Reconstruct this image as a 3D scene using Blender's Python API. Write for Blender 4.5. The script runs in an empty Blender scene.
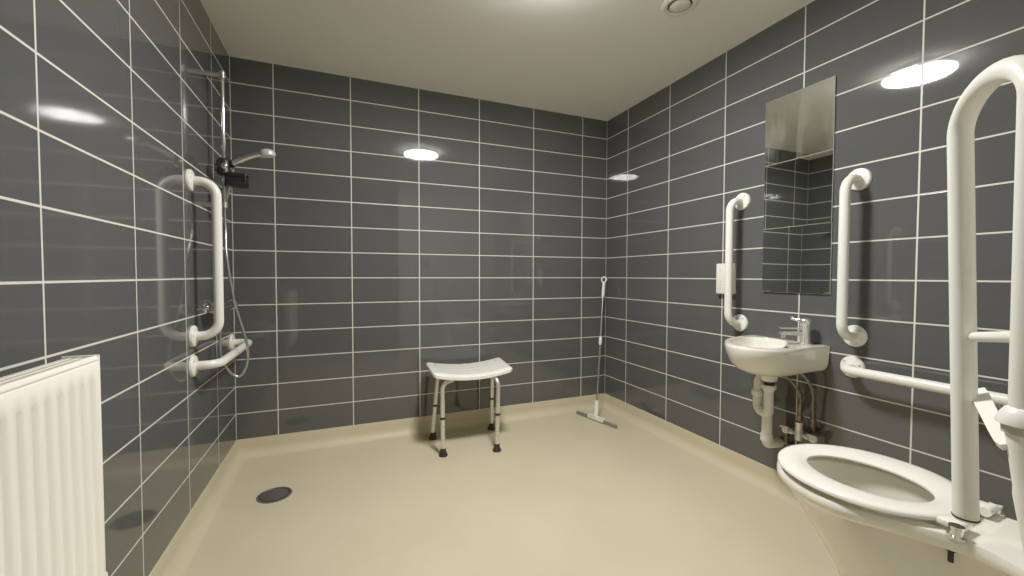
import bpy, bmesh, math, random
from mathutils import Vector, Matrix
random.seed(4)
PI = math.pi
C = bpy.context.scene.collection
sc = bpy.context.scene

# ------------------------------------------------------------------ room dimensions (metres)
U = 0.152                        # tile row height incl. joint
TW = 2.6632 * U                  # tile width incl. joint
W = 16.1132 * U                  # room width
H = (13.9539 - 0.0758) * U + 0.1   # ceiling height
COVE = 0.10
FRONT = -3.25                    # wall behind the camera
BOX_Y, BOX_X = -2.56, 1.20       # duct boxing that carries the toilet and hinged rail
CAM = Vector((3.6799 * U, -17.6713 * U, (13.9539 - 7.9007) * U + 0.1))
YAW, PITCH, ROLL, FPX = 0.3892, -0.0301, 0.0019, 412.0855

def cam_axes():
    cy, sy, cp, sp = math.cos(YAW), math.sin(YAW), math.cos(PITCH), math.sin(PITCH)
    f = Vector((sy * cp, cy * cp, sp)); r = Vector((cy, -sy, 0)); u = r.cross(f)
    cr, sr = math.cos(ROLL), math.sin(ROLL)
    return cr * r + sr * u, -sr * r + cr * u, f

# ------------------------------------------------------------------ materials
def sock(n, *names):
    for k in names:
        if k in n.inputs: return n.inputs[k]

def srgb(r, g, b):
    f = lambda c: (c / 255 / 12.92) if c / 255 <= 0.04045 else ((c / 255 + 0.055) / 1.055) ** 2.4
    return (f(r), f(g), f(b), 1)

def mat(name, col, rough=0.4, metal=0.0, bump=0.0, bscale=60, coat=0.0, var=0.0, vscale=8, ior=1.5):
    m = bpy.data.materials.new(name); m.use_nodes = True
    nt = m.node_tree; b = nt.nodes['Principled BSDF']
    b.inputs['Base Color'].default_value = col
    b.inputs['Roughness'].default_value = rough
    b.inputs['Metallic'].default_value = metal
    b.inputs['IOR'].default_value = ior
    if coat: b.inputs['Coat Weight'].default_value = coat; b.inputs['Coat Roughness'].default_value = 0.05
    tc = nt.nodes.new('ShaderNodeTexCoord')
    if var:
        n = nt.nodes.new('ShaderNodeTexNoise'); n.inputs['Scale'].default_value = vscale; n.inputs['Detail'].default_value = 4
        nt.links.new(tc.outputs['Object'], n.inputs['Vector'])
        r = nt.nodes.new('ShaderNodeValToRGB')
        r.color_ramp.elements[0].position = 0.3; r.color_ramp.elements[1].position = 0.7
        r.color_ramp.elements[0].color = tuple(c * (1 - var) for c in col[:3]) + (1,)
        r.color_ramp.elements[1].color = tuple(min(1, c * (1 + var * .6)) for c in col[:3]) + (1,)
        nt.links.new(n.outputs['Fac'], r.inputs['Fac']); nt.links.new(r.outputs['Color'], b.inputs['Base Color'])
    if bump:
        n = nt.nodes.new('ShaderNodeTexNoise'); n.inputs['Scale'].default_value = bscale; n.inputs['Detail'].default_value = 3
        nt.links.new(tc.outputs['Object'], n.inputs['Vector'])
        bp = nt.nodes.new('ShaderNodeBump'); bp.inputs['Strength'].default_value = bump; bp.inputs['Distance'].default_value = 0.002
        nt.links.new(n.outputs['Fac'], bp.inputs['Height']); nt.links.new(bp.outputs['Normal'], b.inputs['Normal'])
    return m

def tile_mat(name, axis, sign, off, edges, gloss=0.032):
    """stack-bonded glossy dark tiles; joints follow the room's own tile grid; edges = positions of sealant lines on the axis"""
    m = bpy.data.materials.new(name); m.use_nodes = True
    nt = m.node_tree; N = nt.nodes; L = nt.links
    b = N['Principled BSDF']
    tc = N.new('ShaderNodeTexCoord'); sp = N.new('ShaderNodeSeparateXYZ'); L.new(tc.outputs['Object'], sp.inputs[0])
    def M(op, a, bb=None, clamp=False):
        n = N.new('ShaderNodeMath'); n.operation = op; n.use_clamp = clamp
        for i, v in enumerate((a, bb)):
            if v is None: continue
            if isinstance(v, (int, float)): n.inputs[i].default_value = v
            else: L.new(v, n.inputs[i])
        return n.outputs[0]
    pos = sp.outputs[axis]; z = sp.outputs['Z']
    u = M('DIVIDE', M('SUBTRACT', M('MULTIPLY', pos, sign), off), TW)
    v = M('DIVIDE', M('SUBTRACT', z, COVE + 0.9539 * U), U)
    def dist(t, size):           # metres to the nearest joint
        return M('MULTIPLY', M('ABSOLUTE', M('SUBTRACT', M('FRACT', M('ADD', t, 0.5)), 0.5)), size)
    d = M('MINIMUM', dist(u, TW), dist(v, U))
    for e in edges: d = M('MINIMUM', d, M('ABSOLUTE', M('SUBTRACT', pos, e)))
    d = M('MINIMUM', d, M('ABSOLUTE', M('SUBTRACT', z, H)))
    mask = M('SUBTRACT', 1.0, M('DIVIDE', M('SUBTRACT', d, 0.0020), 0.0010, True), True)
    # tile by tile tone
    cb = N.new('ShaderNodeCombineXYZ'); L.new(M('FLOOR', u), cb.inputs[0]); L.new(M('FLOOR', v), cb.inputs[1])
    wn = N.new('ShaderNodeTexWhiteNoise'); wn.noise_dimensions = '2D'; L.new(cb.outputs[0], wn.inputs['Vector'])
    nz = N.new('ShaderNodeTexNoise'); nz.inputs['Scale'].default_value = 5; L.new(tc.outputs['Object'], nz.inputs['Vector'])
    t = M('ADD', M('MULTIPLY', wn.outputs['Value'], 0.4), M('MULTIPLY', nz.outputs['Fac'], 0.6))
    tone = N.new('ShaderNodeValToRGB')
    tone.color_ramp.elements[0].color = (*[c * .94 for c in TILE[:3]], 1); tone.color_ramp.elements[1].color = (*[c * 1.06 for c in TILE[:3]], 1)
    L.new(t, tone.inputs['Fac'])
    mx = N.new('ShaderNodeMix'); mx.data_type = 'RGBA'
    L.new(mask, mx.inputs['Factor']); L.new(tone.outputs['Color'], mx.inputs['A']); mx.inputs['B'].default_value = GROUT
    L.new(mx.outputs['Result'], b.inputs['Base Color'])
    L.new(M('ADD', M('MULTIPLY', mask, 0.6), gloss), b.inputs['Roughness'])
    b.inputs['IOR'].default_value = 1.5
    # shallow joints and slightly wavy glaze
    n2 = N.new('ShaderNodeTexNoise'); n2.inputs['Scale'].default_value = 7; n2.inputs['Detail'].default_value = 1; L.new(tc.outputs['Object'], n2.inputs['Vector'])
    hgt = M('SUBTRACT', M('MULTIPLY', n2.outputs['Fac'], 0.2), mask)
    bp = N.new('ShaderNodeBump'); bp.inputs['Strength'].default_value = 0.3; bp.inputs['Distance'].default_value = 0.0010
    L.new(hgt, bp.inputs['Height']); L.new(bp.outputs['Normal'], b.inputs['Normal'])
    return m

def emis(name, col, strength):
    m = bpy.data.materials.new(name); m.use_nodes = True
    nt = m.node_tree; b = nt.nodes['Principled BSDF']
    b.inputs['Base Color'].default_value = col
    b.inputs['Emission Color'].default_value = col; b.inputs['Emission Strength'].default_value = strength
    return m

TILE = (0.073, 0.074, 0.0745, 1)
GROUT = (0.66, 0.64, 0.57, 1)
LAMP = 186.0
M_back = tile_mat('tiles_back', 'X', 1, 1.3575 * U, (0.0, W))
M_left = tile_mat('tiles_left', 'Y', -1, 2.263 * U, (), 0.075)
M_right = tile_mat('tiles_right', 'Y', -1, 1.6682 * U, ())
M_box = tile_mat('tiles_boxing', 'X', 1, 1.3575 * U, (), 0.5)
M_panel = mat('white_laminate_panel', (0.56, 0.545, 0.50, 1), 0.4)
M_ceil = mat('ceiling_paint', (0.86, 0.845, 0.785, 1), 0.8, bump=0.05, bscale=150)
M_vinyl = mat('beige_vinyl', (0.57, 0.50, 0.335, 1), 0.5, var=0.05, vscale=3, bump=0.12, bscale=260)
M_rail = mat('white_coated_tube', (0.80, 0.79, 0.72, 1), 0.28, bump=0.03, bscale=80)
M_cer = mat('white_ceramic', (0.80, 0.77, 0.68, 1), 0.12, coat=0.5)
M_seat = mat('white_seat_plastic', (0.84, 0.82, 0.74, 1), 0.2)
M_plast = mat('white_plastic', (0.78, 0.76, 0.69, 1), 0.3)
M_grey = mat('grey_plastic', (0.42, 0.41, 0.38, 1), 0.35)
M_rad = mat('cream_radiator_enamel', (0.93, 0.90, 0.80, 1), 0.4, bump=0.06, bscale=220)
M_radgr = mat('radiator_grille_dark', (0.50, 0.45, 0.37, 1), 0.5)
M_chrome = mat('chrome', (0.75, 0.75, 0.74, 1), 0.10, metal=1.0)
M_satin = mat('satin_metal', (0.62, 0.61, 0.57, 1), 0.32, metal=1.0)
M_alu = mat('aluminium_tube', (0.74, 0.72, 0.66, 1), 0.3, metal=0.75)
M_hose = mat('metal_hose', (0.5, 0.49, 0.46, 1), 0.3, metal=0.9)
M_black = mat('black_plastic', (0.006, 0.006, 0.006, 1), 0.35)
M_rub = mat('brown_black_rubber', (0.010, 0.006, 0.005, 1), 0.55)
M_dark = mat('dark_gap', (0.01, 0.01, 0.009, 1), 0.6)
M_tap = mat('tap_chrome', (0.80, 0.80, 0.78, 1), 0.24, metal=0.85)
M_spray = mat('pale_silver_plastic', (0.62, 0.61, 0.57, 1), 0.25, metal=0.4)
M_taphose = mat('dark_braided_hose', (0.20, 0.19, 0.175, 1), 0.4, metal=0.7)
M_brass = mat('brass', (0.21, 0.18, 0.12, 1), 0.4, metal=1.0)
M_copper = mat('copper', (0.16, 0.115, 0.085, 1), 0.45, metal=1.0)
M_drain = mat('drain_steel', (0.085, 0.080, 0.068, 1), 0.5, metal=0.3)
M_drainrim = mat('drain_rim_steel', (0.12, 0.11, 0.09, 1), 0.45, metal=0.4)
M_blade = mat('squeegee_blade', (0.20, 0.18, 0.14, 1), 0.5)
M_pole = mat('steel_pole', (0.33, 0.33, 0.32, 1), 0.3, metal=0.8)
M_water = mat('toilet_water', (0.45, 0.43, 0.36, 1), 0.03)
M_edge = mat('mirror_edge', (0.55, 0.58, 0.52, 1), 0.3)
M_lamp = emis('lamp_diffuser', (1.0, 0.985, 0.94, 1), LAMP)

def mirror_mat(name, smear):
    m = bpy.data.materials.new(name); m.use_nodes = True
    nt = m.node_tree; N = nt.nodes; L = nt.links; b = N['Principled BSDF']
    b.inputs['Base Color'].default_value = (0.80, 0.82, 0.79, 1); b.inputs['Metallic'].default_value = 1; b.inputs['Roughness'].default_value = 0.015
    if smear:                      # wiped marks on the glass
        tc = N.new('ShaderNodeTexCoord'); mp = N.new('ShaderNodeMapping')
        mp.inputs['Rotation'].default_value = (0.6, 0, 0); mp.inputs['Scale'].default_value = (6, 9, 3)
        L.new(tc.outputs['Object'], mp.inputs[0])
        n = N.new('ShaderNodeTexNoise'); n.inputs['Scale'].default_value = 1.4; n.inputs['Detail'].default_value = 5; L.new(mp.outputs[0], n.inputs['Vector'])
        r = N.new('ShaderNodeValToRGB'); r.color_ramp.elements[0].position = 0.5; r.color_ramp.elements[1].position = 0.75
        r.color_ramp.elements[1].color = (0.14, 0.14, 0.14, 1)
        L.new(n.outputs['Fac'], r.inputs['Fac'])
        d = N.new('ShaderNodeBsdfDiffuse'); d.inputs['Color'].default_value = (0.7, 0.7, 0.62, 1)
        ms = N.new('ShaderNodeMixShader'); L.new(r.outputs['Color'], ms.inputs[0]); L.new(b.outputs[0], ms.inputs[1]); L.new(d.outputs[0], ms.inputs[2])
        L.new(ms.outputs[0], N['Material Output'].inputs['Surface'])
    return m
M_mir = mirror_mat('mirror_glass', False)
M_mir_s = mirror_mat('mirror_glass_smeared', True)

# ------------------------------------------------------------------ mesh helpers
def obj(name, bm, m, parent=None, smooth=True, angle=40):
    bmesh.ops.recalc_face_normals(bm, faces=bm.faces[:])
    me = bpy.data.meshes.new(name); bm.to_mesh(me); bm.free()
    for mm in (m if isinstance(m, (list, tuple)) else [m]): me.materials.append(mm)
    if smooth:
        for p in me.polygons: p.use_smooth = True
        me.set_sharp_from_angle(angle=math.radians(angle))
    o = bpy.data.objects.new(name, me); C.objects.link(o)
    if parent:
        o.parent = parent
    return o

def place(o, parent, loc=(0, 0, 0)):
    o.parent = parent; o.location = loc; return o

def thing(name, label, cat, loc=(0, 0, 0), rot=(0, 0, 0), group=None):
    o = bpy.data.objects.new(name, None); C.objects.link(o)
    o.empty_display_size = 0.05
    o.location = loc; o.rotation_euler = rot; o['label'] = label; o['category'] = cat
    if group: o['group'] = group
    return o

def tag(o, label, cat, group=None):
    o['label'] = label; o['category'] = cat
    if group: o['group'] = group
    return o

def struct(name, bm, m, **k):
    o = obj(name, bm, m, **k); o['kind'] = 'structure'; return o

def dup(root, loc, rot, label, group=None):
    r = root.copy(); C.objects.link(r); r.location = loc; r.rotation_euler = rot; r['label'] = label
    if group: r['group'] = group
    for ch in list(root.children):
        c = ch.copy(); C.objects.link(c); c.parent = r
        for g in list(ch.children):
            d = g.copy(); C.objects.link(d); d.parent = c
    return r

def box(bm, x0, x1, y0, y1, z0, z1, bev=0.0, seg=2):
    r = bmesh.ops.create_cube(bm, size=1)
    vs = r['verts']
    for v in vs:
        v.co = Vector((x0 + (v.co.x + .5) * (x1 - x0), y0 + (v.co.y + .5) * (y1 - y0), z0 + (v.co.z + .5) * (z1 - z0)))
    if bev:
        es = list({e for v in vs for e in v.link_edges})
        bmesh.ops.bevel(bm, geom=es, offset=bev, segments=seg, affect='EDGES', profile=0.5)
    return bm

def quad(bm, pts):
    return bm.faces.new([bm.verts.new(p) for p in pts])

def rings(bm, loops, close=True, cap0=True, cap1=True):
    """loft: list of rings (lists of points, same length)"""
    R = [[bm.verts.new(p) for p in l] for l in loops]
    n = len(R[0])
    for a, b in zip(R, R[1:]):
        for i in range(n if close else n - 1):
            j = (i + 1) % n
            bm.faces.new((a[i], a[j], b[j], b[i]))
    if cap0: bm.faces.new(R[0])
    if cap1: bm.faces.new(R[-1])
    return R

def fillet(pts, rad, seg=8):
    """polyline with rounded inner corners; rad may be a list per inner corner"""
    pts = [Vector(p) for p in pts]; out = [pts[0]]
    for i in range(1, len(pts) - 1):
        r = rad[i - 1] if isinstance(rad, (list, tuple)) else rad
        a, b, c = pts[i - 1], pts[i], pts[i + 1]
        d1, d2 = (a - b).normalized(), (c - b).normalized()
        ang = d1.angle(d2)
        if r <= 0 or ang > PI - 0.02: out.append(b); continue
        t = min(r / math.tan(ang / 2), (a - b).length * .499 if i > 1 else (a - b).length * .98, (c - b).length * .499 if i < len(pts) - 2 else (c - b).length * .98)
        rr = t * math.tan(ang / 2)
        cen = b + (d1 + d2).normalized() * (rr / math.sin(ang / 2))
        p0, p1 = b + d1 * t, b + d2 * t
        v0, v1 = p0 - cen, p1 - cen
        full = v0.angle(v1); ax = v0.cross(v1)
        if ax.length < 1e-9: out.append(b); continue
        ax.normalize()
        for k in range(seg + 1): out.append(cen + Matrix.Rotation(full * k / seg, 3, ax) @ v0)
    out.append(pts[-1]); return out

def tube(bm, path, r, seg=16, cap=True):
    """sweep a circle along a path; r may be a list of radii"""
    path = [Vector(p) for p in path]
    clean = [path[0]]
    for p in path[1:]:
        if (p - clean[-1]).length > 1e-6: clean.append(p)
    if not isinstance(r, (list, tuple)): r = [r] * len(clean)
    path = clean; n = len(path)
    tan = []
    for i in range(n):
        a = (path[i] - path[i - 1]).normalized() if i else None
        b = (path[i + 1] - path[i]).normalized() if i < n - 1 else None
        t = (a + b) if a and b else (a or b)
        tan.append(t.normalized() if t.length > 1e-6 else (a or b))
    x = tan[0].orthogonal().normalized(); loops = []
    for i in range(n):
        if i:
            x = (x - tan[i] * x.dot(tan[i]))
            x = x.normalized() if x.length > 1e-6 else tan[i].orthogonal().normalized()
        y = tan[i].cross(x)
        loops.append([path[i] + (x * math.cos(2 * PI * k / seg) + y * math.sin(2 * PI * k / seg)) * r[i] for k in range(seg)])
    rings(bm, loops, cap0=cap, cap1=cap); return bm

def smooth_path(pts, sub=8):
    pts = [Vector(p) for p in pts]; out = []
    P = [pts[0]] + pts + [pts[-1]]
    for i in range(1, len(P) - 2):
        p0, p1, p2, p3 = P[i - 1:i + 3]
        for k in range(sub):
            t = k / sub
            out.append(0.5 * ((2 * p1) + (p2 - p0) * t + (2 * p0 - 5 * p1 + 4 * p2 - p3) * t * t + (3 * p1 - p0 - 3 * p2 + p3) * t ** 3))
    out.append(pts[-1]); return out

def lathe(bm, prof, origin=(0, 0, 0), axis=(0, 0, 1), seg=24):
    """prof: list of (radius, height along axis)"""
    o = Vector(origin); a = Vector(axis).normalized(); x = a.orthogonal().normalized(); y = a.cross(x)
    loops = [[o + a * h + (x * math.cos(2 * PI * k / seg) + y * math.sin(2 * PI * k / seg)) * max(r, 1e-5) for k in range(seg)] for r, h in prof]
    rings(bm, loops); return bm

def NB(): return bmesh.new()
def lerp(a, c, k): return a + (c - a) * k

# ------------------------------------------------------------------ the room
b = NB(); quad(b, [(0, 0, 0), (W, 0, 0), (W, FRONT, 0), (0, FRONT, 0)])
struct('floor', b, M_vinyl)
b = NB(); box(b, -.1, W + .1, FRONT - .1, .1, H, H + .1); struct('ceiling', b, M_ceil, smooth=False)
b = NB(); box(b, -.1, W + .1, 0, .1, -.02, H); struct('wall_back', b, M_back, smooth=False)
b = NB(); box(b, -.1, 0, FRONT - .1, 0, -.02, H); struct('wall_left', b, M_left, smooth=False)
b = NB(); box(b, W, W + .1, FRONT - .1, 0, -.02, H); struct('wall_right', b, M_right, smooth=False)
b = NB(); box(b, 0, BOX_X, FRONT - .1, FRONT, -.02, H); struct('wall_front', b, M_box, smooth=False)
b = NB(); box(b, BOX_X, W, FRONT - .1, BOX_Y, -.02, H); struct('wall_boxing', b, M_panel, smooth=False)

# coved vinyl upstand: profile (distance from wall, height)
RC = 0.055
prof = [(RC, 0.0005)] + [(RC - RC * math.sin(a) + .004 * math.sin(a), RC - RC * math.cos(a)) for a in [PI / 2 * k / 8 for k in range(1, 9)]] + [(.004, .094), (.003, .099), (.0, COVE)]
def cove(name, f):
    bm = NB(); A, B = [], []
    for d, z in prof:
        a, c = f(d); A.append(bm.verts.new((*a, z))); B.append(bm.verts.new((*c, z)))
    for i in range(len(prof) - 1): bm.faces.new((A[i], A[i + 1], B[i + 1], B[i]))
    return struct(name, bm, M_vinyl, angle=60)
cove('baseboard_back', lambda d: ((d, -d), (W - d, -d)))
cove('baseboard_left', lambda d: ((d, -d), (d, FRONT + d)))
cove('baseboard_right', lambda d: ((W - d, -d), (W - d, BOX_Y + d)))
cove('baseboard_front', lambda d: ((BOX_X - d, BOX_Y + d), (W - d, BOX_Y + d)))

# ------------------------------------------------------------------ ceiling lamp (just above the frame, seen in the tiles) and vent
LX, LY = 1.265, -1.345
t = thing('ceiling_lamp', 'round opal bulkhead lamp on the ceiling, mirrored in the glossy tiles', 'lamp', (LX, LY, H))
b = NB(); lathe(b, [(.150, 0), (.150, -.030), (.149, -.0302)], seg=40); obj('lamp_base', b, M_plast, t)
b = NB(); lathe(b, [(.155, -.0303), (.155, -.0340), (.152, -.0370), (.14, -.039), (.09, -.041), (0, -.042)], seg=40); obj('diffuser', b, M_lamp, t, angle=80)

t = thing('ceiling_vent', 'round white extract valve in the ceiling', 'vent', (1.935, -1.262, H))
b = NB(); lathe(b, [(.078, 0), (.078, -.004), (.070, -.011), (.060, -.012), (.052, -.008), (.050, 0)], seg=36); obj('vent_ring', b, M_plast, t)
b = NB(); lathe(b, [(.049, -.0005), (.049, -.001)], seg=30); obj('vent_throat', b, M_dark, t)
b = NB(); lathe(b, [(.008, -.001), (.008, -.004), (.040, -.004), (.044, -.008), (.038, -.013), (.018, -.015), (0, -.0155)], seg=30); obj('vent_disc', b, M_plast, t)

# ------------------------------------------------------------------ grab rails
RR, SO = 0.0175, 0.089          # tube radius, distance of tube from wall
def grab_rail(name, label, length):
    """local frame: wall is the plane x = 0, rail runs along z from -length/2 to length/2"""
    t = thing(name, label, 'grab rail', group='white grab rails'); h = length / 2
    p = fillet([(0.006, 0, -h), (SO, 0, -h), (SO, 0, h), (0.006, 0, h)], 0.058, 10)
    b = NB(); tube(b, p, RR, 20); obj('bar', b, M_rail, t)
    for s in (-1, 1):
        b = NB(); lathe(b, [(.0, 0), (.043, 0), (.043, .006), (.040, .010), (.024, .0135), (.0175, .0155)], (0, 0, s * h), (1, 0, 0), 32)
        f = obj('flange', b, M_rail, t)
        for a in (50, 170, 290):
            c = (0.0108, .031 * math.cos(math.radians(a)), s * h + .031 * math.sin(math.radians(a)))
            b = NB(); lathe(b, [(.0042, 0), (.0042, .0016), (.003, .0022)], c, (1, 0, 0), 10); obj('screw', b, M_satin, f)
    return t
# left wall (normal +x)
g0 = grab_rail('grab_rail', 'upright white grab rail on left wall below the shower slider', .62)
g0.location = (0, -.68, 1.085)
L2 = 'white grab rails'
dup(g0, (0, -.38, .657), (math.radians(90), 0, 0), 'level white grab rail low on left wall beside the loop of shower hose')
dup(g0, (W, -1.176, 1.09), (0, 0, PI), 'upright white grab rail on right wall left of the mirror')
dup(g0, (W, -1.690, 1.092), (0, 0, PI), 'upright white grab rail on right wall right of the mirror')
dup(g0, (W, -1.995, .657), (math.radians(90), 0, PI), 'level white grab rail on right wall behind the toilet seat')

# ------------------------------------------------------------------ hinged support rail beside the toilet (folded up)
t = thing('hinged_support_rail', 'white U-shaped hinged support rail folded up beside the toilet', 'support rail')
RH = 0.0165
p1b, p1t = Vector((1.563, -2.332, .600)), Vector((1.559, -2.310, 1.266))
p2b, p2t = Vector((1.420, -2.438, .70)), Vector((1.422, -2.434, 1.266))
mid = (p1t + p2t) / 2; e = (p1t - p2t) / 2
arc = [mid + e * math.cos(a) + Vector((0, 0, 1)) * (e.length * .68 * math.sin(a)) for a in [PI * k / 20 for k in range(21)]]
b = NB(); tube(b, [p1b] + arc + [lerp(p2b, p2t, (.822 - .70) / .58)], RH, 24); obj('loop_tube', b, M_rail, t)
b = NB(); lathe(b, [(RH + .0008, -.0015), (RH + .0012, 0), (RH + .0008, .0015)], p1b, (0, 0, 1), 24)
obj('end_ring', b, M_dark, t)
b = NB(); lathe(b, [(.006, -.006), (RH - .002, -.005), (RH - .0005, -.0012)], p1b, (0, 0, 1), 24)
obj('end_cap', b, M_plast, t)
q1 = lerp(p1b, p1t, (0.921 - .6) / .68) + Vector((.0105, -.0040, 0)); q2 = lerp(p2b, p2t, (0.944 - .70) / .58)
b = NB(); tube(b, [q1, q2], .0085, 14); obj('cross_bar', b, M_rail, t)
pc = lerp(p2b, p2t, (.824 - .70) / .58)
b = NB(); lathe(b, [(RH, .020), (.0195, .018), (.0245, .010), (.0285, 0), (.0285, -.003), (.0255, -.004)], pc, (0, 0, 1), 28)
obj('collar', b, M_rail, t)
b = NB()
lathe(b, [(.0225, -.0045), (.0225, -.016)], pc, (0, 0, 1), 24); obj('collar_joint', b, M_grey, t)
b = NB()
body = [pc + Vector((0, 0, -.012)), pc + Vector((.001, -.004, -.045)), pc + Vector((.005, -.010, -.10)), pc + Vector((.010, -.018, -.16)), pc + Vector((.015, -.026, -.22)), pc + Vector((.019, -.032, -.285))]
tube(b, smooth_path(body, 5), [.0195] * 10 + [.021] * 16, 20)
obj('hinge_post', b, M_rail, t)
b = NB(); box(b, pc.x - .04, pc.x + .07, BOX_Y, BOX_Y + .012, .50, .80, .005); box(b, pc.x - .006, pc.x + .042, BOX_Y + .01, pc.y - .03, .535, .62, .006); obj('wall_plate', b, M_rail, t)
# flat link between the outer tube and the hinge
la, lb = Vector((1.607, -2.326, .816)), pc + Vector((-.010, .014, -.038))
b = NB(); dv = (lb - la).normalized(); side = dv.cross(Vector((-.94, -.34, .1))).normalized(); nrm = dv.cross(side).normalized()
loops = []
for k, wd in ((0, .010), (.1, .0115), (.80, .0095), (.93, .0085), (1.0, .005)):
    c = lerp(la, lb, k); loops.append([c + side * wd * sx + nrm * .004 * sy for sx, sy in ((-1, -1), (1, -1), (1, 1), (-1, 1))])
rings(b, loops); obj('link_arm', b, M_rail, t, angle=30)

# ------------------------------------------------------------------ radiator on the left wall
t = thing('radiator', 'cream fluted panel radiator on the left wall in the near corner', 'radiator', (0, 0, 0))
XF, XB, YR, YL, ZT, ZB = .105, .048, -1.612, -2.30, .859, .35
b = NB()
pitch = .0328; n_fl = int((YR - YL - .03) / pitch); y0 = YR - .010
ys = [YR]
prof_y = []
for i in range(n_fl):
    c0 = y0 - i * pitch
    for dy, dd in ((0, 0), (-.0090, 0), (-.0128, 1), (-.0185, 1), (-.0262, 0)):
        prof_y.append((c0 + dy, dd))
prof_y = [(YR, 0)] + prof_y + [(YL, 0)]
zs = [(ZB, 0), (ZB + .040, 0), (ZB + .048, 1), (ZT - .050, 1), (ZT - .044, 0), (ZT - .014, 0), (ZT - .011, .25), (ZT - .009, 0), (ZT - .006, 0), (ZT, -.6)]
grid = [[b.verts.new((XF - .0040 * (dd if f == 1 else 0) + (.006 * f if f < 0 else 0) - (.002 if f == .25 else 0), y, z)) for y, dd in prof_y] for z, f in zs]
for r0, r1 in zip(grid, grid[1:]):
    for i in range(len(prof_y) - 1): b.faces.new((r0[i], r0[i + 1], r1[i + 1], r1[i]))
obj('front_panel', b, M_rad, t, angle=45)
b = NB(); box(b, XB, XF - .010, YL + .004, YR - .004, ZB, ZT - .02); obj('radiator_core', b, M_radgr, t, smooth=False)
b = NB(); box(b, XB, XB + .006, YL, YR - .002, ZB, ZT - .004, .002); obj('back_panel', b, M_rad, t)
b = NB()
yy = YL + .006
while yy < YR - .010:
    box(b, XB + .004, XF - .004, yy, yy + .0032, ZT - .012, ZT - .003); yy += .0085
for xx in (XB + .012, XB + .027, XB + .042): box(b, xx, xx + .0035, YL, YR, ZT - .011, ZT - .0025)
obj('top_grille', b, M_rad, t, smooth=False)
for yv, s in ((YR, 1), (YL, -1)):
    b = NB(); box(b, XB, XF + .0005, min(yv, yv + s * .004) - .001, max(yv, yv + s * .004), ZB + .005, ZT + .001, .0018); obj('side_panel', b, M_rad, t)
b = NB(); tube(b, [(.075, YR - .02, ZB + .025), (.075, YR + .040, ZB + .025)], .009, 12)
lathe(b, [(.013, -.03), (.014, 0), (.015, .006), (.0145, .022), (.011, .026)], (.075, YR + .045, ZB + .012), (0, 0, 1), 18)
v = obj('valve', b, M_plast, t)
b = NB(); tube(b, [(.075, YR + .045, ZB - .016), (.075, YR + .045, .0)], .0075, 12); obj('feed_pipe', b, M_plast, v)
for yv in (YR - .12, YL + .12):
    b = NB(); box(b, .002, XB + .002, yv - .015, yv + .015, ZB + .08, ZT - .10, .003); obj('wall_bracket', b, M_rad, t)

# ------------------------------------------------------------------ shower
SX, SY = .068, -.462
t = thing('shower_riser_rail', 'slim chrome shower riser rail with black slider on left wall', 'shower rail', (0, 0, 0))
b = NB(); tube(b, [(SX, SY, 1.325), (SX, SY, 1.935)], .0085, 16); obj('rail_tube', b, M_chrome, t)
for z in (1.912, 1.335):
    b = NB(); tube(b, [(0.0, SY, z), (SX + .012, SY, z)], .0105, 14); lathe(b, [(.0135, -.012), (.0135, .014), (.009, .018)], (SX, SY, z), (0, 0, 1), 16)
    obj('rail_bracket', b, M_satin, t)
b = NB()
lathe(b, [(.014, -.042), (.026, -.036), (.028, .022), (.021, .034)], (SX, SY, 1.508), (0, 0, 1), 20)
tube(b, [(SX, SY, 1.50), (SX - .033, SY - .010, 1.50)], .016, 14)
tube(b, [(SX, SY, 1.51), (SX + .038, SY - .006, 1.525)], [.014, .017], 14)
sl = obj('slider', b, M_black, t)
b = NB(); lathe(b, [(.010, 0), (.012, .004), (.012, .014), (.008, .017)], (SX + .006, SY - .020, 1.505), (0.15, -1, 0), 16); obj('lock_knob', b, M_chrome, sl)
b = NB()
box(b, SX + .004, SX + .026, SY - .012, SY + .012, 1.452, 1.476, .004)
box(b, SX + .014, SX + .090, SY - .036, SY + .036, 1.422, 1.440, .004)
box(b, SX + .014, SX + .090, SY - .036, SY + .036, 1.462, 1.480, .004)
box(b, SX + .016, SX + .082, SY - .030, SY + .030, 1.438, 1.464, .002); box(b, SX + .080, SX + .090, SY - .036, SY + .036, 1.425, 1.477, .003)
obj('soap_holder', b, M_black, t)

t = thing('hand_shower', 'chrome hand shower resting in the black slider', 'shower head', (SX, SY, 1.52))
hp = [(.030, -.006, .000), (.055, -.006, .016), (.095, -.006, .038), (.130, -.006, .054), (.158, -.006, .062)]
b = NB(); tube(b, smooth_path(hp, 5), [.0135] * 8 + [.0115] * 7 + [.0125] * 6, 16); obj('handle', b, M_satin, t)
b = NB(); lathe(b, [(.0, .018), (.018, .016), (.030, .009), (.035, -.003), (.034, -.010)], (.172, -.006, .066), (-.12, 0, 1), 28)
hd = obj('spray_head', b, M_spray, t)
b = NB(); lathe(b, [(.032, -.0101), (.030, -.014), (0, -.0145)], (.172, -.006, .066), (-.12, 0, 1), 28); obj('spray_plate', b, M_plast, hd)

b = NB()
hose = [(SX + .036, SY - .006, 1.500), (SX + .024, SY + .002, 1.44), (.062, -.43, 1.33), (.062, -.425, 1.22), (.072, -.46, 1.10), (.098, -.46, .90), (.132, -.46, .76), (.147, -.46, .68), (.140, -.455, .60), (.112, -.455, .552), (.078, -.465, .575), (.050, -.485, .65), (.047, -.490, .74), (.050, -.490, .848)]
tube(b, smooth_path(hose, 8), .0056, 10)
tag(obj('shower_hose', b, M_hose), 'grey metal shower hose hanging in a loop over the low rail', 'hose')

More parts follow.
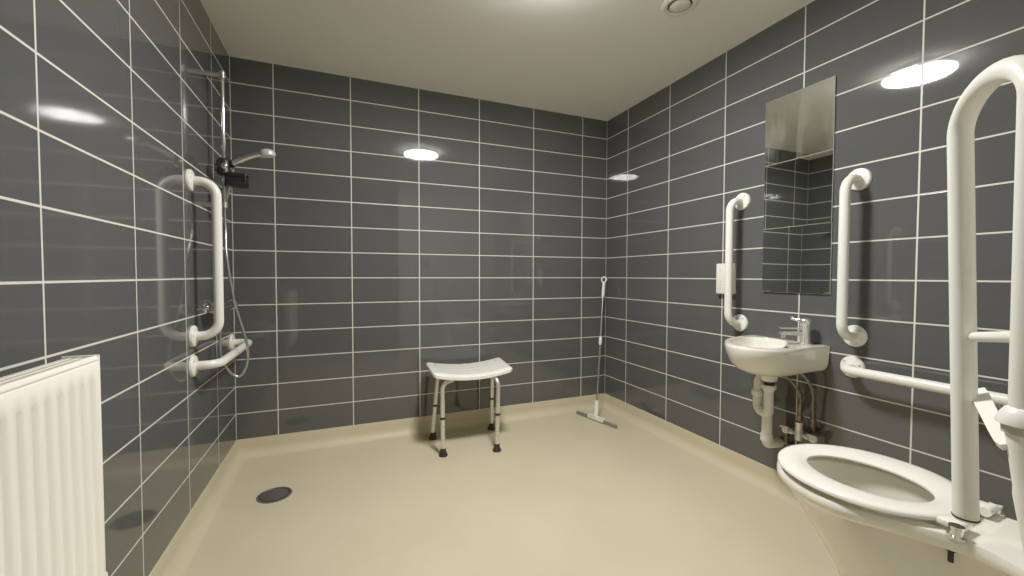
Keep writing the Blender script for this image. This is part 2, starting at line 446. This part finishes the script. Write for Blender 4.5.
t = thing('shower_valve', 'chrome bar shower valve on left wall behind the upright rail', 'shower valve', (0, 0, 0))
zv = .876
b = NB(); tube(b, [(.052, -.545, zv), (.052, -.305, zv)], .0195, 20); lathe(b, [(.010, 0), (.010, -.030)], (.050, -.490, zv), (0, 0, 1), 14); obj('valve_body', b, M_chrome, t)
for y0_, s in ((-.545, -1), (-.305, 1)):
    b = NB(); lathe(b, [(.0195, .002), (.023, .005), (.023, .030), (.020, .046), (.012, .049)], (.052, y0_, zv), (0, s, 0), 20); obj('control_knob', b, M_satin, t)
for y0_ in (-.49, -.36):
    b = NB(); tube(b, [(0, y0_, zv), (.05, y0_, zv)], .012, 14); lathe(b, [(.028, 0), (.027, .006), (.014, .010)], (0, y0_, zv), (1, 0, 0), 20); obj('wall_union', b, M_chrome, t)

# ------------------------------------------------------------------ bath stool
t = thing('shower_stool', 'white plastic shower stool with grey metal legs against the back wall', 'stool')
feet = [(1.075, -.408), (1.378, -.462), (1.068, -.145), (1.462, -.128)]     # front left, front right, back left, back right
# seat: curved saddle slab, corners measured in the room (v = depth, u = width)
SLF, SRF, SLB, SRB = Vector((1.022, -.418)), Vector((1.492, -.432)), Vector((1.040, -.066)), Vector((1.535, -.088))
def seat_pt(u, v):
    p = lerp(lerp(SLF, SRF, u), lerp(SLB, SRB, u), v)
    z = .446 + .030 * abs(2 * u - 1) ** 2.0
    return p, z
b = NB(); NU, NV = 32, 18
def inside_round(u, v, r=.12):
    return u, v
top, bot = [], []
for i in range(NU + 1):
    u = i / NU; rt, rb = [], []
    # rounded corners: shrink depth near the ends
    ex = min(u, 1 - u); k = 1.0
    if ex < .07: k = 1 - .10 * (1 - math.sqrt(max(0, 1 - ((.07 - ex) / .07) ** 2)))
    for j in range(NV + 1):
        v = .5 + (j / NV - .5) * k
        p, z = seat_pt(u, v)
        ev = min(j / NV, 1 - j / NV); ee = min(ev / .08, ex / .05, 1)
        drop = .010 * (1 - math.sqrt(1 - (1 - ee) ** 2))
        groove = .0022 if (j in (4, 7, 11, 14) and .18 < u < .82) else 0
        rt.append(b.verts.new((p.x, p.y, z - drop - groove)))
        rb.append(b.verts.new((p.x, p.y, z - .034 + .008 * (1 - ee))))
    top.append(rt); bot.append(rb)
for G, fl in ((top, False), (bot, True)):
    for i in range(NU):
        for j in range(NV):
            q = (G[i][j], G[i + 1][j], G[i + 1][j + 1], G[i][j + 1])
            b.faces.new(q[::-1] if fl else q)
for i in range(NU):
    for j in (0, NV): b.faces.new((top[i][j], top[i + 1][j], bot[i + 1][j], bot[i][j]))
for j in range(NV):
    for i in (0, NU): b.faces.new((top[i][j], top[i][j + 1], bot[i][j + 1], bot[i][j]))
seat = obj('seat', b, M_seat, t, angle=50)
for u, v in ((.10, .72), (.90, .72), (.10, .28), (.90, .28)):
    p, z = seat_pt(u, v); b = NB(); sl_ = .030 * 4 * (2 * u - 1) / .48
    lathe(b, [(.013, -.001), (.013, .0006), (.009, .0008), (.008, -.0005)], (p.x, p.y, z), (-sl_, 0, 1), 18); r_ = obj('hand_hole', b, M_grey, seat)
for i in range(6):
    for j in range(4):
        p, z = seat_pt(.25 + .5 * i / 5, .2 + .6 * j / 3)
        b = NB(); lathe(b, [(.0036, -.001), (.0036, .0004), (.002, .0005)], (p.x, p.y, z), (0, 0, 1), 8)
        obj('drain_hole', b, M_grey, seat)
for k, (fx, fy) in enumerate(feet):
    left = fx < 1.25; front = k < 2
    u = (.09 if front else .14) if left else (.90 if front else .86); ui = .26 if left else .74
    v = .20 if front else .76
    pt, z = seat_pt(u, v); pin, zi = seat_pt(ui, v)
    ztop = .405
    # tube: foot, up (slight splay), bend inwards under the seat
    topx = lerp(Vector((fx, fy)), pt, .25 if front else .85)
    path = fillet([(fx, fy, .02), (topx.x, topx.y, ztop), (lerp(topx, pin, .85).x, pin.y * .6 + topx.y * .4, zi - .036)], .045, 8)
    b = NB(); tube(b, path, .0125, 16); lg = obj('leg', b, M_alu, t)
    d = (Vector((topx.x, topx.y, ztop)) - Vector((fx, fy, .02))).normalized()
    b = NB(); lathe(b, [(.0245, 0), (.026, .004), (.0225, .014), (.0175, .024), (.0155, .042), (.0135, .043)], (fx, fy, 0.0), d, 20); obj('foot_tip', b, M_rub, lg)
    c = Vector((fx, fy, .02)) + d * (.185)
    b = NB(); lathe(b, [(.0128, 0), (.0152, .001), (.0152, .013), (.0128, .014)], c, d, 18); obj('leg_collar', b, M_rub, lg)
    for q in range(4):
        b = NB(); lathe(b, [(.002, 0), (.002, .0009)], Vector((fx, fy, .02)) + d * (.07 + q * .025) + Vector((0, -.0122, 0)), (0, -1, 0), 8)
        obj('pin_hole', b, M_dark, lg)
    b = NB(); pj = Vector((lerp(topx, pin, .85).x, pin.y * .6 + topx.y * .4, zi - .036)); box(b, pj.x - .016, pj.x + .016, pj.y - .014, pj.y + .014, zi - .036, zi - .022, .003); obj('leg_clamp', b, M_grey, lg)

# ------------------------------------------------------------------ squeegee in the far right corner
t = thing('floor_squeegee', 'long-handled floor squeegee leaning in the far right corner', 'squeegee')
sb = Vector((2.196, -.255, .012)); bd = Vector((.085, -.345, 0)).normalized()
hb, ht = sb + Vector((0, 0, .010)), Vector((2.402, -.043, 1.005))
hd_ = (ht - hb).normalized(); hl = (ht - hb).length
def hp_(k): return hb + hd_ * (hl * k)
b = NB(); up = Vector((0, 0, 1)); sd = bd.cross(up)
loops = []
for s in (-.185, -.182, .182, .185):
    w = .0065 if abs(s) > .183 else .008
    loops.append([sb + bd * s + sd * w * a + up * c for a, c in ((-1, -.012), (1, -.012), (1, .010), (-1, .010))])
rings(b, loops); obj('blade', b, M_blade, t)
b = NB(); loops = []
for s in (-.072, -.066, .066, .072):
    w, hh = (.011, .016) if abs(s) > .07 else (.016, .022)
    loops.append([sb + bd * s + sd * w * a + up * c for a, c in ((-1, -.002), (1, -.002), (1, hh), (-1, hh))])
rings(b, loops); obj('blade_holder', b, M_plast, t)
b = NB(); tube(b, [hp_(0), hp_(.03), hp_(.115)], [.017, .0155, .0125], 16); obj('socket', b, M_plast, t)
b = NB(); tube(b, [hp_(.10), hp_(.90)], .0062, 12); obj('pole', b, M_pole, t)
b = NB(); tube(b, [hp_(.50), hp_(.51), hp_(.55), hp_(.56)], [.008, .0115, .0115, .008], 14); obj('pole_coupling', b, M_plast, t)
b = NB(); tube(b, [hp_(.855), hp_(.865), hp_(.95), hp_(.965)], [.009, .0115, .0105, .008], 14)
cr = hp_(.985); ru = Vector((.68, -.73, 0)).cross(hd_).normalized(); rx = hd_.cross(ru).normalized()
tube(b, [cr + (hd_ * math.cos(a) * 1.25 + rx * math.sin(a)) * .017 for a in [2 * PI * k / 20 for k in range(21)]], .0055, 10)
obj('hanging_grip', b, M_plast, t)

# ------------------------------------------------------------------ floor drain
t = thing('floor_drain', 'round dark metal floor drain in the beige floor', 'drain', (.256, -.527, 0))
b = NB(); lathe(b, [(.073, .0004), (.073, .0022), (.069, .0035), (.064, .0035), (.062, .0012)], seg=40); obj('drain_rim', b, M_drainrim, t)
b = NB(); lathe(b, [(.063, .0005), (.063, .0022), (.056, .0012)], seg=36); obj('drain_gap', b, M_dark, t)
b = NB(); lathe(b, [(.057, .0008), (.057, .003), (.05, .0042), (0, .0046)], seg=36)
for k in range(-3, 4):
    w = math.sqrt(.046 ** 2 - (k * .013) ** 2); box(b, -w, w, k * .013 - .0025, k * .013 + .0025, .0040, .0054, .001, 1)
obj('drain_grate', b, M_drain, t)

# ------------------------------------------------------------------ mirror tiles on the right wall
for i, (z0, z1, tz, ty, m, lab) in enumerate(((1.546, 1.846, .002, -.004, M_mir_s, 'topmost of three stacked square mirror tiles on right wall, smeared glass'),
                                     (1.245, 1.545, .006, .006, M_mir, 'middle one of three stacked square mirror tiles on right wall'),
                                     (.944, 1.244, .013, .005, M_mir, 'lowest of three stacked square mirror tiles, above the wash basin'))):
    b = NB(); box(b, -.0025, .0025, -.150, .150, -.150, .150, .0008, 1)
    for f in b.faces:
        f.material_index = 0 if f.normal.x < -.9 else 1
    o = obj('mirror_tile', b, [m, M_edge], smooth=False)
    o.location = (W - .0062, -1.448, (z0 + z1) / 2); o.rotation_euler = (0, ty, tz)
    tag(o, lab, 'mirror', 'stacked mirror tiles')

# ------------------------------------------------------------------ wall box behind the grab rail
t = thing('wall_box', 'small white plastic wall box half hidden behind an upright grab rail', 'wall box', (W, -1.098, 1.006))
b = NB(); box(b, -.030, 0, -.05, .05, -.08, .08, .004); obj('box_body', b, M_plast, t)
for z in (.045, -.015, -.030, -.05):
    b = NB(); lathe(b, [(.0035, 0), (.003, .0012)], (-.030, .022, z), (-1, 0, 0), 10); obj('indicator_dot', b, M_grey, t)

# ------------------------------------------------------------------ wash basin
def resample(pts, cen, n):
    """closed outline -> n points by polar angle around cen (smoothed)"""
    P = [Vector((*p, 0)) for p in pts]; m = len(P); dense = []
    for i in range(m):
        p0, p1, p2, p3 = P[i - 1], P[i], P[(i + 1) % m], P[(i + 2) % m]
        for k in range(12):
            s = k / 12
            dense.append(0.5 * ((2 * p1) + (p2 - p0) * s + (2 * p0 - 5 * p1 + 4 * p2 - p3) * s * s + (3 * p1 - p0 - 3 * p2 + p3) * s ** 3))
    out = []
    for k in range(n):
        a = 2 * PI * k / n; d = Vector((math.cos(a), math.sin(a), 0)); best = 0
        for i in range(len(dense)):
            p, q = dense[i] - Vector((*cen, 0)), dense[(i + 1) % len(dense)] - Vector((*cen, 0))
            e_ = q - p; den = d.x * e_.y - d.y * e_.x
            if abs(den) < 1e-12: continue
            tt = (p.x * e_.y - p.y * e_.x) / den; ss = (p.x * d.y - p.y * d.x) / den
            if tt > 0 and -1e-6 <= ss <= 1 + 1e-6: best = max(best, tt)
        out.append((cen[0] + d.x * best, cen[1] + d.y * best))
    return out
XW = W - .0005
outer = [(XW, -1.594), (XW - .02, -1.596), (2.33, -1.597), (2.24, -1.596), (2.17, -1.583), (2.110, -1.548), (2.078, -1.495), (2.078, -1.435), (2.11, -1.375), (2.175, -1.318), (2.26, -1.275), (2.36, -1.254), (XW - .02, -1.250), (XW, -1.252), (XW, -1.33), (XW, -1.42), (XW, -1.51)]
inner = [(2.395, -1.312), (2.420, -1.36), (2.415, -1.43), (2.365, -1.475), (2.300, -1.515), (2.23, -1.548), (2.18, -1.555), (2.132, -1.525), (2.102, -1.48), (2.102, -1.435), (2.13, -1.385), (2.19, -1.338), (2.26, -1.305), (2.32, -1.290), (2.365, -1.291)]
cen = (2.27, -1.425); NP = 72; ZR = .727
O = [Vector((min(x, XW), y, 0)) for x, y in resample(outer, cen, NP)]; I = [Vector((x, y, 0)) for x, y in resample(inner, cen, NP)]
lowc = Vector((2.36, -1.43, 0))
def sl(pts, c, k, z, clampx=True):
    r = []
    for p in pts:
        w_ = min(1, max(0, (p.x - 2.20) / .25)); w_ = w_ * w_ * (3 - 2 * w_)
        kk = k + (1 - k) * .75 * w_ if clampx else k           # end faces stay upright near the wall
        q = c + (p - c) * kk
        if clampx and p.x > XW - .002: q.x = XW           # stays against the wall
        r.append((q.x, q.y, z + (.027 * w_ * max(0, (.65 - z) / .06) if clampx else 0)))
    return r
b = NB()
loops = [sl(O, lowc, .18, .588, False), sl(O, lowc, .42, .590), sl(O, lowc, .64, .600), sl(O, lowc, .80, .620), sl(O, lowc, .91, .650), sl(O, lowc, .975, .690), sl(O, lowc, 1.0, .715), sl(O, lowc, .997, .722), sl(O, lowc, .985, ZR)]
loops += [[(p.x, p.y, ZR) for p in I], [(p.x, p.y, ZR - .004) for p in [Vector(cen).to_3d() + (q - Vector(cen).to_3d()) * .985 for q in I]]]
ic = Vector((2.28, -1.42, 0))
for k, z in ((.95, .705), (.88, .665), (.76, .640), (.5, .626), (.2, .620), (.07, .617)):
    loops.append([((ic + (p - ic) * k).x, (ic + (p - ic) * k).y, z) for p in I])
rings(b, loops)
t = thing('wash_basin', 'small white oval wash basin on right wall below the mirror', 'basin', (0, 0, 0))
obj('bowl', b, M_cer, t, angle=50)
b = NB(); lathe(b, [(.030, -.030), (.034, -.020), (.038, .012)], (2.31, -1.435, .585), (0, 0, 1), 24); obj('waste_boss', b, M_cer, t)
b = NB(); lathe(b, [(.0072, 0), (.0072, .004), (.005, .0058), (0, .006)], (2.234, -1.560, ZR - .0003), (0, 0, 1), 16); obj('overflow_hole', b, M_dark, t)
b = NB(); lathe(b, [(.024, 0), (.023, .003), (.012, .004), (0, .004)], (2.28, -1.42, .6172), (0, 0, 1), 20); obj('plug_waste', b, M_chrome, t)

# mixer tap on the basin ledge
TX, TY = 2.392, -1.532
t = thing('mixer_tap', 'chrome lever mixer tap on the basin ledge', 'tap', (TX, TY, ZR))
b = NB(); lathe(b, [(.025, 0), (.025, .004), (.021, .008), (.020, .085), (.022, .090), (.022, .104), (.017, .110), (.0, .111)], seg=28); obj('tap_body', b, M_tap, t)
b = NB(); sd_ = Vector((-.90, .43, 0)).normalized(); sp_ = sd_.cross(Vector((0, 0, 1)))
loops = []
for k, hw, z0, z1 in ((.012, .012, .034, .056), (.05, .0115, .040, .056), (.090, .011, .042, .055), (.100, .010, .041, .053)):
    c = sd_ * k; loops.append([c + sp_ * hw * a + Vector((0, 0, z)) for a, z in ((-1, z0), (1, z0), (1, z1), (-1, z1))])
rings(b, loops); lathe(b, [(.009, 0), (.009, .014)], sd_ * .089 + Vector((0, 0, .028)), (0, 0, 1), 14)
obj('spout', b, M_tap, t, angle=25)
b = NB(); loops = []
for k, hw, z0, z1 in ((.010, .010, .064, .073), (.06, .008, .066, .072), (.105, .007, .067, .0715)):
    c = sd_ * k; loops.append([c + sp_ * hw * a + Vector((0, 0, z)) for a, z in ((-1, z0), (1, z0), (1, z1), (-1, z1))])
rings(b, loops); obj('lever', b, M_tap, t, angle=25)
b = NB(); tube(b, [(0, .004, .100), (-.012, .050, .108)], [.010, .006], 12); lathe(b, [(.004, 0), (.010, .003), (.010, .012), (.005, .015)], (-.013, .052, .104), (0, 0, 1), 14); obj('control_knob', b, M_chrome, t)

# waste trap under the basin
t = thing('waste_trap', 'white plastic waste trap and pipe under the basin', 'waste pipe', (0, 0, 0))
wx, wy = 2.31, -1.435
b = NB(); lathe(b, [(.022, .0), (.022, -.022), (.017, -.024)], (wx, wy, .558), (0, 0, 1), 20); obj('waste_nut', b, M_rub, t)
b = NB()
lathe(b, [(.029, 0), (.029, -.016), (.021, -.024), (.020, -.030)], (wx, wy, .536), (0, 0, 1), 20)
by = wy + .060
path = fillet([(wx, wy, .53), (wx, wy, .405), (wx + .01, by, .405), (wx + .015, by, .555), (wx + .050, wy + .045, .555), (wx + .055, wy + .045, .42)], [.028, .028, .03, .03], 8)
tube(b, path, .0195, 18); obj('trap_bend', b, M_plast, t)
b = NB(); lathe(b, [(.0255, -.014), (.027, -.010), (.027, .010), (.0255, .014)], (wx + .013, by, .485), (0, 0, 1), 18); obj('trap_nut', b, M_plast, t)
b = NB(); p_ = (wx + .055, wy + .045)
tube(b, fillet([(p_[0], p_[1], .43), (p_[0], p_[1], .245), (W, p_[1] - .004, .240)], .02, 6), .0215, 18)
lathe(b, [(.0255, -.012), (.0255, .03)], (p_[0], p_[1], .40), (0, 0, 1), 18); lathe(b, [(.0255, 0), (.0255, .03)], (p_[0], p_[1], .262), (0, 0, 1), 18)
obj('waste_pipe', b, M_plast, t)

# thermostatic mixing valve, pipes and hoses under the basin
vx, vy, vz = 2.405, -1.512, .335
t = thing('mixing_valve', 'brass and chrome mixing valve with side taps on wall under basin', 'valve', (vx, vy, vz))
b = NB(); lathe(b, [(.013, -.035), (.019, -.032), (.019, .012), (.016, .030), (.018, .034), (.018, .046), (.012, .050)], seg=20); obj('valve_body', b, M_satin, t)
for s in (-1, 1):
    b = NB(); tube(b, [(0, 0, -.006), (0, s * .062, -.006)], .0095, 14); lathe(b, [(.014, 0), (.014, .014)], (0, s * .026, -.006), (0, s, 0), 8)
    iv = obj('inlet_pipe', b, M_satin, t)
    b = NB(); lathe(b, [(.010, 0), (.016, .006), (.016, .020), (.011, .026)], (-.004, s * .058, -.020), (0, 0, 1), 16); box(b, -.022, -.008, s * .058 - .018, s * .058 + .018, .004, .012, .003); obj('isolator_handle', b, M_plast, iv)
    b = NB(); tube(b, fillet([(0, s * .058, -.014), (0, s * .058, -.075), (W - vx, s * .058, -.075)], .015, 6), .0075, 12); obj('supply_pipe', b, M_copper, iv)
b = NB(); tube(b, [(W - vx, 0, 0), (0, 0, 0)], .008, 12); obj('fixing_stem', b, M_satin, t)
b = NB(); tube(b, [(0, 0, .048), (0, .0, .115)], .0078, 12); lathe(b, [(.0125, 0), (.0125, .018)], (0, 0, .058), (0, 0, 1), 6); lathe(b, [(.0125, 0), (.0125, .018)], (0, 0, .095), (0, 0, 1), 6); obj('outlet_pipe', b, M_brass, t)
def hose_thing(path, label, fit):
    b = NB(); tube(b, smooth_path(path, 8), .0058, 10)
    h_ = tag(obj('tap_hose', b, M_taphose), label, 'hose', 'hoses under the basin')
    for k in fit:
        b = NB(); lathe(b, [(.0105, -.010), (.0105, .010)], path[k], (0, 0, 1), 8); obj('hose_nut', b, M_brass, h_)
    return h_
hose_thing([(2.405, -1.512, .452), (2.402, -1.512, .50), (2.375, -1.50, .55), (2.36, -1.47, .585), (2.37, -1.46, .615)], 'short metal hose rising from the mixing valve to the basin', (0, 1))
hose_thing([(2.415, -1.560, .40), (2.412, -1.560, .47), (2.405, -1.562, .53), (2.385, -1.545, .585), (2.37, -1.51, .615)], 'longer metal hose on the right under the basin', (0, 1, 2))
b = NB(); tube(b, fillet([(W, -1.560, .36), (2.415, -1.560, .36), (2.415, -1.560, .405)], .014, 6), .0078, 12); lathe(b, [(.013, -.008), (.013, .008)], (2.415, -1.56, .385), (0, 0, 1), 8)
tag(obj('copper_tail_pipe', b, M_copper), 'short copper tail pipe from wall under the right hose', 'pipe')

# ------------------------------------------------------------------ toilet
TXc = 1.868
t = thing('toilet', 'white close-to-wall toilet with open seat beside the hinged rail', 'toilet', (TXc + .036, BOX_Y + .010, 0), (0, 0, math.radians(3.2)))
NT = 72
def plan(front, hw, midy, rear, rhw, z, rc=.03, ny=.285):
    """outline: front half ellipse, then straight sides to a square rear with rounded corners"""
    pts = []; nf = NT // 2
    for k in range(nf):
        a = PI * k / nf
        pts.append((hw * math.cos(a), midy + (front - midy) * math.sin(a)))
    nk = min(rhw, .086)
    rear_poly = [(-hw, midy), (-nk, ny), (-rhw, rear + .20), (-rhw, rear + rc), (-rhw + rc * .3, rear + rc * .3), (-rhw + rc, rear), (0, rear), (rhw - rc, rear), (rhw - rc * .3, rear + rc * .3), (rhw, rear + rc), (rhw, rear + .20), (nk, ny), (hw, midy)]
    seg = [math.dist(p, q) for p, q in zip(rear_poly, rear_poly[1:])]; tot = sum(seg); nr = NT - nf
    for k in range(nr):
        d = tot * k / nr; i = 0
        while i < len(seg) - 1 and d > seg[i]: d -= seg[i]; i += 1
        s = d / seg[i]; p, q = rear_poly[i], rear_poly[i + 1]
        pts.append((p[0] + (q[0] - p[0]) * s, p[1] + (q[1] - p[1]) * s))
    for _ in range(3):             # soften the joins of the rear half
        pts = [pts[i] if 3 < i < nf - 3 else tuple((pts[i - 1][a] + 2 * pts[i][a] + pts[(i + 1) % NT][a]) / 4 for a in (0, 1)) for i in range(NT)]
    return [(x, y, z) for x, y in pts]
def oval(cy, a, bf, br, z):
    return [(a * math.cos(2 * PI * k / NT), cy + (bf if math.sin(2 * PI * k / NT) > 0 else br) * math.sin(2 * PI * k / NT), z) for k in range(NT)]
b = NB()
loops = [plan(.555, .112, .36, .02, .062, 0.0005), plan(.555, .112, .36, .02, .062, .06), plan(.560, .113, .37, .02, .062, .15), plan(.583, .119, .39, .02, .060, .215), plan(.625, .134, .42, .02, .058, .28, ny=.30),
         plan(.672, .154, .45, .02, .056, .345, ny=.33), plan(.704, .170, .47, .02, .054, .395, ny=.36), plan(.715, .177, .49, .015, .056, .414, ny=.37), plan(.728, .190, .49, .01, .128, .424), plan(.735, .198, .49, .0, .144, .434), plan(.735, .198, .49, .0, .144, .449), plan(.728, .192, .49, .0, .140, .456)]
RA = rings(b, loops, cap1=False)
loops = [oval(.52, .128, .165, .175, .456), oval(.52, .122, .158, .168, .450), oval(.52, .124, .160, .170, .415), oval(.52, .118, .150, .165, .36), oval(.50, .100, .13, .15, .29), oval(.46, .075, .10, .12, .235), oval(.43, .06, .08, .09, .20), oval(.43, .055, .07, .08, .16)]
RB = rings(b, loops, cap0=False)
ed = [b.edges.get((r[k], r[(k + 1) % NT])) for r in (RA[-1], RB[0]) for k in range(NT)]
bmesh.ops.triangle_fill(b, use_beauty=True, use_dissolve=False, edges=ed)
# rear block down to the floor
blk = [[(x, y, z) for x, y in ((-.138, .0), (-.138, .17), (-.130, .195), (-.105, .21), (.105, .21), (.130, .195), (.138, .17), (.138, .0))] for z in (.0006, .40, .44)]
rings(b, blk)
pan = obj('pan', b, M_cer, t, angle=45)
b = NB(); lathe(b, [(.078, 0), (.078, .0005)], (0, .455, .236), (0, 0, 1), 30); obj('water', b, M_water, t)
# seat ring with rounded section
def egg(ax, yf, yr, cy, z, n=2.5, inset=0.0):
    r = []
    for k in range(NT):
        a = 2 * PI * k / NT; c, s = math.cos(a), math.sin(a)
        if s >= 0: x, y = (ax - inset) * c, cy + (yf - cy - inset) * s
        else:
            x = (ax - inset) * math.copysign(abs(c) ** (2 / n), c); y = cy - (cy - yr - inset) * abs(s) ** (2 / n)
            # rear narrows towards the hinges
            kk = min(1, abs(s)); x *= 1 - .22 * kk ** 2
        r.append((x, y, z))
    return r
zt = .484
b = NB()
loops = [oval(.525, .112, .145, .145, zt - .018), egg(.192, .729, .325, .53, zt - .018, inset=.008), egg(.192, .729, .325, .53, zt - .012), egg(.192, .729, .325, .53, zt - .006), egg(.192, .729, .325, .53, zt - .0015, inset=.005), egg(.192, .729, .325, .53, zt, inset=.018),
         oval(.525, .138, .165, .165, zt - .001), oval(.525, .112, .148, .145, zt - .006), oval(.525, .103, .138, .136, zt - .010), oval(.525, .103, .138, .136, zt - .015), oval(.525, .112, .145, .145, zt - .018)]
rings(b, loops, cap0=False, cap1=False)
bmesh.ops.remove_doubles(b, verts=b.verts[:], dist=1e-5)
seat = obj('toilet_seat', b, M_seat, t, angle=50)
for x, y in ((-.12, .60), (.12, .60), (-.15, .46), (.15, .46)):
    b = NB(); lathe(b, [(.009, 0), (.009, .0105)], (x * 1.0, y, .456), (0, 0, 1), 12); obj('seat_buffer', b, M_plast, seat)
for s in (-1, 1):
    hx = s * .083
    b = NB(); tube(b, [(hx - .026 - .008 * s, .316, .472), (hx + .026 - .008 * s, .316, .472)], .0105, 16); box(b, hx - .020 - .006 * s, hx + .020 - .006 * s, .310, .352, .466, .480, .004); hg = obj('seat_hinge', b, M_seat, t)
    b = NB(); lathe(b, [(.016, 0), (.016, .004), (.0105, .006), (.0105, .018), (.013, .020), (.013, .026)], (hx + .024 * s, .314, .4565), (0, 0, 1), 18); tube(b, [(hx + .022 * s, .314, .473), (hx, .316, .473)], .007, 10); obj('hinge_pin', b, M_chrome, hg)
    b = NB(); tube(b, [(s * .080, .330, .44), (s * .080, .330, .385)], .0052, 10); lathe(b, [(.011, 0), (.011, .010)], (s * .080, .330, .411), (0, 0, 1), 6); obj('fixing_bolt', b, M_rub, hg)

# ------------------------------------------------------------------ camera, world, colour
cd = bpy.data.cameras.new('camera'); cam = bpy.data.objects.new('camera', cd); C.objects.link(cam)
cd.sensor_width = 36; cd.sensor_fit = 'HORIZONTAL'; cd.lens = FPX / 1024 * 36; cd.clip_start = 0.01
r_, u_, f_ = cam_axes()
m = Matrix((( r_.x, u_.x, -f_.x, CAM.x), (r_.y, u_.y, -f_.y, CAM.y), (r_.z, u_.z, -f_.z, CAM.z), (0, 0, 0, 1)))
cam.matrix_world = m
sc.camera = cam
w = bpy.data.worlds.new('world'); sc.world = w; w.use_nodes = True
bg = w.node_tree.nodes.get('Background') or w.node_tree.nodes.new('ShaderNodeBackground')
bg.inputs[0].default_value = (0.02, 0.019, 0.017, 1); bg.inputs[1].default_value = 1
sc.view_settings.view_transform = 'Standard'
sc.view_settings.look = 'None'
sc.view_settings.exposure = 0.0
sc.view_settings.gamma = 1.2
sc.cycles.use_denoising = True
sc.cycles.max_bounces = 10; sc.cycles.glossy_bounces = 5; sc.cycles.diffuse_bounces = 6
sc.cycles.sample_clamp_indirect = 6.0
sc.cycles.caustics_reflective = False
